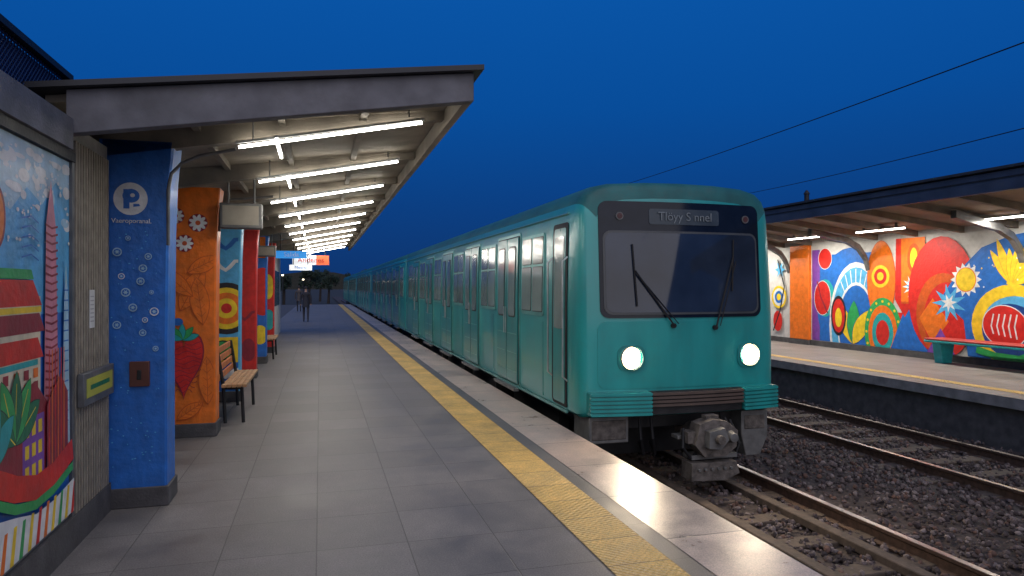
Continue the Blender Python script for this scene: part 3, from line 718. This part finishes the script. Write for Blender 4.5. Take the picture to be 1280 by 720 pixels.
front_panel(b,3.565,4.745,.17,.425,.01,.07,dark,.1,N_=8)
b.obj('bumper',tr)
b=MB(); b.box(2.9,3.38,7.12,7.6,-.17,.13,greysteel); b.box(2.93,3.35,7.11,7.13,-.13,.09,dirty); b.obj('step_box',tr,bevel=.02)
b=MB(); b.prism([(4.84,.12),(5.2,.12),(5.2,-.2),(5.1,-.42),(4.9,-.42),(4.84,-.15)],'y',7.1,7.5,greysteel); b.box(4.88,5.16,7.09,7.11,-.1,.06,dirty); b.obj('step_box',tr,bevel=.02)
b=MB(); b.box(3.4,4.83,7.3,7.9,-.05,.12,dark); b.box(3.3,4.9,7.9,8.0,-.5,.1,dark)
for x in (3.55,3.7,4.62): b.tube([(x,7.2,.1),(x,7.15,-.15),(x+.08,7.25,-.35),(x+.2,7.6,-.3)],.02,rubber)
b.obj('headstock',tr)
b=MB(); X=4.28
b.tube([(X,7.5,-.1),(X,6.85,-.12)],[.11,.1],dirty,n=14)
b.prism([(X-.22,.07),(X-.05,.12),(X+.12,.09),(X+.26,-.02),(X+.24,-.2),(X+.1,-.3),(X-.16,-.3),(X-.28,-.16)],'y',6.72,6.92,dirty)
b.prism([(X-.16,-.0),(X+.03,.04),(X+.08,-.1),(X-.02,-.2),(X-.17,-.18)],'y',6.62,6.73,greysteel)
b.tube([(X+.15,6.74,-.08),(X+.15,6.62,-.08)],[.075,.05],greysteel,n=16); b.tube([(X-.05,6.63,-.08),(X-.05,6.55,-.08)],.05,dirty,n=14)
b.box(X-.34,X-.2,6.78,6.95,-.15,-.02,dirty); b.box(X-.28,X+.3,6.8,7.0,-.34,-.29,greysteel)
b.prism([(X-.32,-.36),(X+.24,-.36),(X+.28,-.5),(X+.1,-.57),(X-.33,-.55)],'y',6.72,6.95,dirty)
for k in range(6): b.tube([(X-.24+k*.08,6.72,-.43),(X-.24+k*.08,6.69,-.43)],.018,greysteel,n=8)
b.box(X-.1,X+.06,6.8,6.9,.08,.15,dirty); b.box(X-.40,X-.24,6.9,7.05,-.12,-.08,greysteel)
b.tube([(X-.33,6.9,0),(X-.38,6.82,-.2),(X-.28,6.82,-.32),(X-.2,6.85,-.28)],.02,rubber); b.tube([(X+.3,6.95,.06),(X+.36,6.85,-.2),(X+.28,6.85,-.4),(X+.18,6.9,-.3)],.02,rubber)
b.tube([(X+.2,6.9,.1),(X+.26,6.8,-.1),(X+.2,6.78,-.25)],.014,rubber)
b.obj('coupler',tr,bevel=.01)

# ------------------------------------------------------------------ OPPOSITE WALL + mural
ow=thing('opposite_wall',(13.1,15,0),'white wall covered with a colourful abstract mural','wall')
b=MB(); b.box(13.0,13.3,-3,45,0,2.95,wallwhite); b.obj('wall_panel',ow)
b=MB(); b.box(12.95,13.0,-3,45,.0,.14,concrete_d); b.obj('skirting',ow)
m=Mural((13.0,0,0),(0,1,0),(-1,0,0)); m.clip=(4,17.6,.15,2.72)
m.rect(13.6,15.8,.15,2.45,'blue'); m.rect(15.5,15.8,.15,2.6,'purple')
m.ell(14.4,1.1,1.2,1.5,'blue')
m.ell(15.3,1.3,.36,.5,'teal'); m.ell(15.4,1.3,.3,.45,'red',out='white'); m.wave([(15.6,1.75),(15.45,1.3),(15.2,.9)],.05,'maroon')
m.ell(15.30,2.35,.24,.27,'red',out='white')
for R,c in ((1.25,'white'),(1.15,'sky'),(.86,'white'),(.8,'blue')): m.ell(14.2,.6,R*.75,R*1.3,c)
for k in range(8): m.wave([(14.2+.62*math.cos(.9+k*.22),.6+1.1*math.sin(.9+k*.22)),(14.2+.84*math.cos(.9+k*.22),.6+1.45*math.sin(.9+k*.22))],.03,'white',same=k>0)
for i,(a,c) in enumerate(((1.1,'yellow'),(1.6,'green'),(2.1,'yellow'))): m.leaf(14.3,.15,1.2-.1*i,.42,a,c,out='deep')
m.ell(14.8,.85,.27,.52,'black'); m.ell(14.8,.85,.22,.44,'red'); m.ell(14.8,.8,.12,.25,'yellow')
m.rect(12.1,13.6,.15,1.0,'red'); m.ell(13.4,1.75,.42,.95,'orange',out='dorange'); m.rings(13.42,1.85,[.27,.19,.1],['yellow','red','yellow'])
for R,c in ((.56,'green'),(.44,'orange'),(.32,'teal'),(.2,'red')): m.ell(13.35,.5,R,R*1.5,c)
for k in range(16): m.ell(13.35+.5*math.cos(k*.393),.5+.75*math.sin(k*.393),.035,.035,'yellow',same=k>0,n=10)
m.poly([(13.1,.15),(12.0,.15),(11.9,.9),(12.6,1.35)],'blue'); m.poly([(12.98,1.3),(12.95,2.72),(12.65,2.72),(12.5,1.2),(12.7,.9)],'red')
m.rect(12.15,12.80,1.25,2.72,'orange'); m.rect(12.15,12.80,1.21,1.26,'dorange')
m.star(12.50,1.6,.27,.12,11,'white'); m.star(12.50,1.6,.2,.08,10,'sky',.2); m.ell(12.45,2.25,.18,.34,'dorange'); m.ell(12.45,2.25,.1,.24,'yellow')
m.ell(11.75,1.4,.85,1.30,'red'); m.ell(11.7,1.0,.68,.9,'dorange'); m.ell(11.6,.9,.58,.8,'red'); m.poly([(12.3,.9),(11.95,1.35),(11.55,.85),(11.95,.35)],'orange')
m.poly([(11.4,.15),(12.1,.15),(11.75,.7)],'purple')
m.poly([(11.3,1.95),(11.75,1.35),(11.2,.9),(11.1,.15),(8.5,.15),(8.5,2.3),(9.3,2.72),(10.2,2.6),(10.8,2.4)],'blue')
m.star(11.55,1.25,.42,.18,9,'sky'); m.star(11.55,1.25,.2,.08,7,'white',.3)
m.star(11.15,1.75,.36,.26,14,'white'); m.ell(11.15,1.75,.22,.24,'yellow',out='orange')
for i in range(8):
    a=1.0+i*.24; m.leaf(10.15,1.62,.85+.15*math.sin(i*2),.17,a,'yellow',out='orange',ow=.006)
m.wave([(10.25,1.7),(10.0,1.55),(9.6,1.6),(9.2,1.9)],.08,'yellow')
m.ell(10.15,.85,.86,.80,'yellow'); m.ell(10.1,.8,.68,.62,'sky'); m.ell(10.2,.75,.58,.52,'deep')
m.ell(10.3,.82,.46,.40,'red',rot=.3,out='white')
for k in range(5): m.wave([(10.05+k*.12,.58+.02*k),(10.10+k*.12,.82),(10.05+k*.12,1.06)],.03,'white',same=k>0)
m.wave([(10.9,.32),(10.5,.22),(10.0,.2),(9.5,.4)],.14,'green')
for i in range(22): m.ell(random.uniform(9.2,11.0),random.uniform(1.2,2.4),.016,.018,'white' if i%2 else 'yellow',same=i>0,n=8)
m.ell(9.0,1.3,.5,1.0,'orange'); m.rings(8.2,1.2,[.9,.7,.5,.3],['red','yellow','green','blue'])
m.rings(6.4,1.3,[.9,.7,.5,.3],['teal','white','orange','red'])
m.rings(17.15,1.3,[.33,.26,.18,.1],['yellow','white','blue','yellow']); m.star(17.1,2.1,.25,.1,6,'sky'); m.ell(17.2,.6,.2,.3,'red'); m.wave([(17.4,.3),(17.1,.9),(16.9,1.6),(17.2,2.4)],.05,'black')
m.mb.obj('mural',ow,smooth=None)
t=thing('wall_pier',(12.95,16.2,0),'orange painted pier standing against the mural wall','pier')
b=MB(); b.box(12.9,12.995,15.83,16.6,.14,2.75,paint('orange')); b.obj('shaft',t,bevel=.01)
b=MB(); b.box(12.885,12.945,15.81,16.62,0,.138,concrete_d); b.obj('base',t)

oc=thing('opposite_canopy',(11.4,10,2.9),'opposite platform canopy with dark fascia and brown ribs','canopy')
def oz(x): return 3.31-(x-9.65)*.125
OY0,OY1=-2,38
fasc=mat('fascia_bluegrey',(.045,.06,.095),.55,var=.3,nscale=3,bump=.2,dirt=.3)
b=MB(); b.hull([(9.55,OY0,oz(9.55)),(13.6,OY0,oz(13.6)),(13.6,OY0,oz(13.6)+.04),(9.55,OY0,oz(9.55)+.04)],[(9.55,OY1,oz(9.55)),(13.6,OY1,oz(13.6)),(13.6,OY1,oz(13.6)+.04),(9.55,OY1,oz(9.55)+.04)],darkroof); b.obj('roof_sheet',oc)
b=MB(); b.box(9.62,9.70,OY0,OY1,oz(9.65)-.30,oz(9.65)-.01,fasc); b.box(9.605,9.62,OY0,OY1,oz(9.65)-.12,oz(9.65)-.1,dark); b.obj('fascia',oc)
b=MB(); b.hull([(9.71,OY0,oz(9.71)-.03),(13.3,OY0,oz(13.3)-.03),(13.3,OY0,oz(13.3)-.003),(9.71,OY0,oz(9.71)-.003)],[(9.71,OY1,oz(9.71)-.03),(13.3,OY1,oz(13.3)-.03),(13.3,OY1,oz(13.3)-.003),(9.71,OY1,oz(9.71)-.003)],mat('soffit_far',(.24,.2,.16),.75,var=.3,nscale=2)); b.obj('soffit',oc)
first=None
for i in range(24):
    y=2+i*1.15
    if first is None:
        b=MB(); b.hull([(9.71,y,oz(9.71)-.16),(13.0,y,oz(13)-.16),(13.0,y,oz(13)-.032),(9.71,y,oz(9.71)-.032)],[(9.71,y+.08,oz(9.71)-.16),(13.0,y+.08,oz(13)-.16),(13.0,y+.08,oz(13)-.032),(9.71,y+.08,oz(9.71)-.032)],ribm); first=b.obj('rib',oc); y00=y
    else:
        c=first.copy(); col.objects.link(c); c.parent=oc; c.location=(0,y-y00,0)
for y in (6.6,9.9,13.75,16.7,20):
    b=MB(); pts=[(12.99,2.05),(12.9,2.3),(12.7,2.55),(12.35,2.72),(11.9,2.80),(11.3,oz(11.3)-.17)]
    for i in range(len(pts)-1):
        (x0,z0),(x1,z1)=pts[i],pts[i+1]
        b.hull([(x0,y,z0-.06),(x1,y,z1-.06),(x1,y,z1+.08),(x0,y,z0+.08)],[(x0,y+.12,z0-.06),(x1,y+.12,z1-.06),(x1,y+.12,z1+.08),(x0,y+.12,z0+.08)],greysteel)
    b.obj('bracket',oc)
for (a,c_) in ((6.2,7.5),(9.0,10.3),(11.75,13.1),(14.2,15.5),(17,18.3),(20,21.3)):
    t=thing('tube_lamp_fixture',(12,(a+c_)/2,2.85),'lit tube lamp under the opposite canopy','lamp','tube lamps under the opposite canopy')
    b=MB(); b.box(11.98,12.02,a,c_,2.84,2.87,tubefar_m); b.obj('tube',t)
    b=MB(); b.box(11.96,12.04,a-.02,c_+.02,2.871,2.90,greysteel); b.box(11.98,12.02,a+.2,a+.24,2.9,3.0,greysteel); b.box(11.98,12.02,c_-.24,c_-.2,2.9,3.0,greysteel); b.obj('housing',t)
    area(t,(12,(a+c_)/2,2.835),.035,1.2,70,color=(1,.94,.84))
b=MB(); b.tube([(9.9,12.2,oz(9.9)+.03),(9.9,12.2,oz(9.9)+.28)],.05,dark,n=12); b.tube([(9.9,12.2,oz(9.9)+.28),(9.9,12.2,oz(9.9)+.36)],[.07,.02],dark,n=12)
tag(b.obj('roof_vent_pipe',loc=(9.9,12.2,3.3)),'small dark vent pipe on the opposite canopy roof','vent')
t=thing('platform_bench',(12.6,10.6,0),'red topped bench with teal legs by the mural wall','bench')
b=MB(); b.box(12.35,12.85,8.9,11.6,.48,.52,mat('bench_red',(.45,.05,.04),.45)); b.box(12.35,12.4,8.9,11.6,.43,.478,paint('teal')); b.obj('seat',t,bevel=.015)
for y in (9.1,11.25):
    b=MB(); b.prism([(12.48,0),(12.72,0),(12.80,.478),(12.40,.478)],'y',y,y+.2,paint('teal')); b.obj('leg',t,bevel=.01)

# ------------------------------------------------------------------ wires + poles
wire=mat('wire_black',(.01,.01,.012),.6)
def wireobj(p0,p1,sag,lab):
    p0=Vector(p0);p1=Vector(p1); b=MB(); d=p0-p1; p0=p0+d*.6
    pts=[p0.lerp(p1,i/30)-Vector((0,0,sag*4*(i/30)*(1-i/30))) for i in range(31)]
    b.tube(pts,.013,wire,n=6); tag(b.obj('overhead_wire',loc=tuple(p1)),lab,'wire')
def pole(x,y,z):
    t=thing('utility_pole',(x,y,-.9),'dark utility pole carrying an overhead wire','pole')
    b=MB(); b.tube([(x,y,-.9),(x,y,z)],[.16,.1],dark); b.obj('shaft',t); b=MB(); b.box(x-.3,x+.3,y-.05,y+.05,z-.35,z-.25,dark); b.obj('crossarm',t)
wireobj((11.9,9.1,6.22),(17.3,40.9,7.7),.35,'long thin black overhead wire above the tracks'); pole(17.3,40.9,7.7)
wireobj((15.9,12.15,5.6),(24.2,37.9,7.15),.3,'thin black overhead wire above the opposite canopy'); pole(24.2,37.9,7.15)

# ------------------------------------------------------------------ people
def person(x,y,zs,coat,trs,lab,heading=1,stride=.16):
    J=[(0,0,.93),(0,0,1.15),(0,0,1.38),(0,0,1.47),(0,.01,1.56),(0,.01,1.68),
       (-.10,0,.88),(-.10,stride,.48),(-.10,stride*.9,.08),(-.10,stride*.9-.13,.03),
       (.10,0,.88),(.10,-stride*.6,.50),(.10,-stride,.09),(.10,-stride-.14,.03),
       (-.19,0,1.38),(-.25,.04,1.12),(-.24,-.04,.88),(-.24,-.06,.80),
       (.19,0,1.38),(.25,-.03,1.12),(.24,-.10,.89),(.24,-.13,.81)]
    R=[.13,.12,.14,.055,.075,.08,.085,.06,.042,.035,.085,.06,.042,.035,.06,.045,.032,.03,.06,.045,.032,.03]
    E=[(0,1),(1,2),(2,3),(3,4),(4,5),(0,6),(6,7),(7,8),(8,9),(0,10),(10,11),(11,12),(12,13),(2,14),(14,15),(15,16),(16,17),(2,18),(18,19),(19,20),(20,21)]
    me=bpy.data.meshes.new('p'); me.from_pydata(J,E,[]); o=bpy.data.objects.new('ptmp',me); col.objects.link(o)
    sk=o.modifiers.new('s','SKIN')
    for i,v in enumerate(me.skin_vertices[0].data): v.radius=(R[i],R[i]*(.75 if i in (0,1,2) else 1)); v.use_root=(i==0)
    sd=o.modifiers.new('d','SUBSURF'); sd.levels=1; sd.render_levels=1
    dg=bpy.context.evaluated_depsgraph_get(); dg.update(); nm=bpy.data.meshes.new_from_object(o.evaluated_get(dg)); bpy.data.objects.remove(o)
    nm.materials.clear()
    skin=mat('skin',(.35,.2,.14),.6)
    for q in (coat,trs,skin,dark): nm.materials.append(q)
    for p in nm.polygons:
        z=p.center.z; p.material_index=2 if z>1.46 or (abs(p.center.x)>.18 and z<.87) else 0 if z>.86 else 3 if z<.07 else 1
        p.use_smooth=True
    nm.transform(Matrix.Scale(zs,4))
    ob=bpy.data.objects.new('person',nm); col.objects.link(ob); ob.location=(x,y,0.0); ob.rotation_euler=(0,0,0 if heading>0 else math.pi); ORIG[ob.name]=(x,y,0)
    tag(ob,lab,'person')
    b=MB(); b.tube([(x,y+.03,1.60*zs),(x,y+.035,1.68*zs),(x,y+.03,1.75*zs)],[.09,.10,.04],mat('hair_dark',(.02,.015,.012),.7),n=14); b.obj('hair',ob)
    b=MB(); b.tube([(x,y,.72*zs),(x,y,.95*zs),(x,y,1.2*zs)],[.17,.15,.14],coat,n=14); b.obj('coat',ob)
person(-.62,32.5,.93,mat('coat_dark',(.02,.02,.03),.8),mat('trousers_dark',(.03,.03,.04),.8),'person in dark coat and trousers walking along the platform')
person(-1.3,46,.95,mat('coat_grey',(.06,.05,.05),.8),mat('trousers_dark',(.03,.03,.04),.8),'distant person in a grey coat walking on the platform',heading=-1)

# ------------------------------------------------------------------ distant things
b=MB(); pts=[]
for i in range(61):
    x=-500+1000*i/60*1.6; pts.append((x-100,700,4+9*abs(math.sin(i*.37))+5*math.sin(i*.9)))
for i in range(60): b.add([(pts[i][0],700,-1),(pts[i+1][0],700,-1),pts[i+1],pts[i]],[(0,1,2,3)],earth)
struct(b.obj('hills'))
leafm=mat('leaf_dark',(.02,.035,.02),.8,var=.5); bark=mat('bark',(.03,.022,.018),.9)
def tree(x,y,h):
    t=thing('tree',(x,y,-.9),'dark leafy tree beyond the platform end','tree','trees beyond the platform end')
    b=MB(); b.tube([(x,y,-.9),(x+.1,y,h*.3),(x,y+.1,h*.6)],[.22,.15,.07],bark)
    for k in range(5):
        a=k*1.3; b.tube([(x,y,h*.3+k*.2),(x+math.cos(a)*h*.25,y+math.sin(a)*h*.25,h*.6+k*.2)],[.08,.03],bark,n=5)
    b.obj('trunk',t)
    V=[];F=[]
    cl=[(x+random.gauss(0,h*.2),y+random.gauss(0,h*.2),h*random.uniform(.42,.92),h*random.uniform(.1,.2)) for _ in range(14)]
    for c in cl:
        for q in range(110):
            d=Vector((random.gauss(0,1),random.gauss(0,1),random.gauss(0,.8))); d=d.normalized()*c[3]*random.random()**.4
            p=Vector(c[:3])+d; s_=.14; o_=len(V)
            u=Vector((random.gauss(0,1),random.gauss(0,1),random.gauss(0,1))).normalized()*s_; v=u.orthogonal().normalized()*s_*.6
            V+= [tuple(p-u),tuple(p+v),tuple(p+u),tuple(p-v)]; F.append((o_,o_+1,o_+2,o_+3))
    b=MB(); b.add(V,F,leafm); b.obj('crown',t,smooth=None)
for (x,y,h) in ((-4.5,92,3.4),(-1.5,98,3.8),(1.2,105,3.5),(-7,85,4.2),(5,112,4.4),(0,120,4.6)): tree(x,y,h)
for (x,y,z,m_) in ((-1.7,75,2.3,'w'),(-3.3,66,2.6,'w')):
    t=thing('street_lamp',(x,y,-.9),'distant street lamp with a small glowing head','street lamp')
    b=MB(); b.tube([(x,y,-.9),(x,y,z)],.05,dark); b.obj('pole',t)
    b=MB(); b.tube([(x,y,z),(x,y,z+.12)],[.08,.1],emat('lamp_'+m_,(1,.85,.6),5),n=12); b.obj('lamp_head',t)
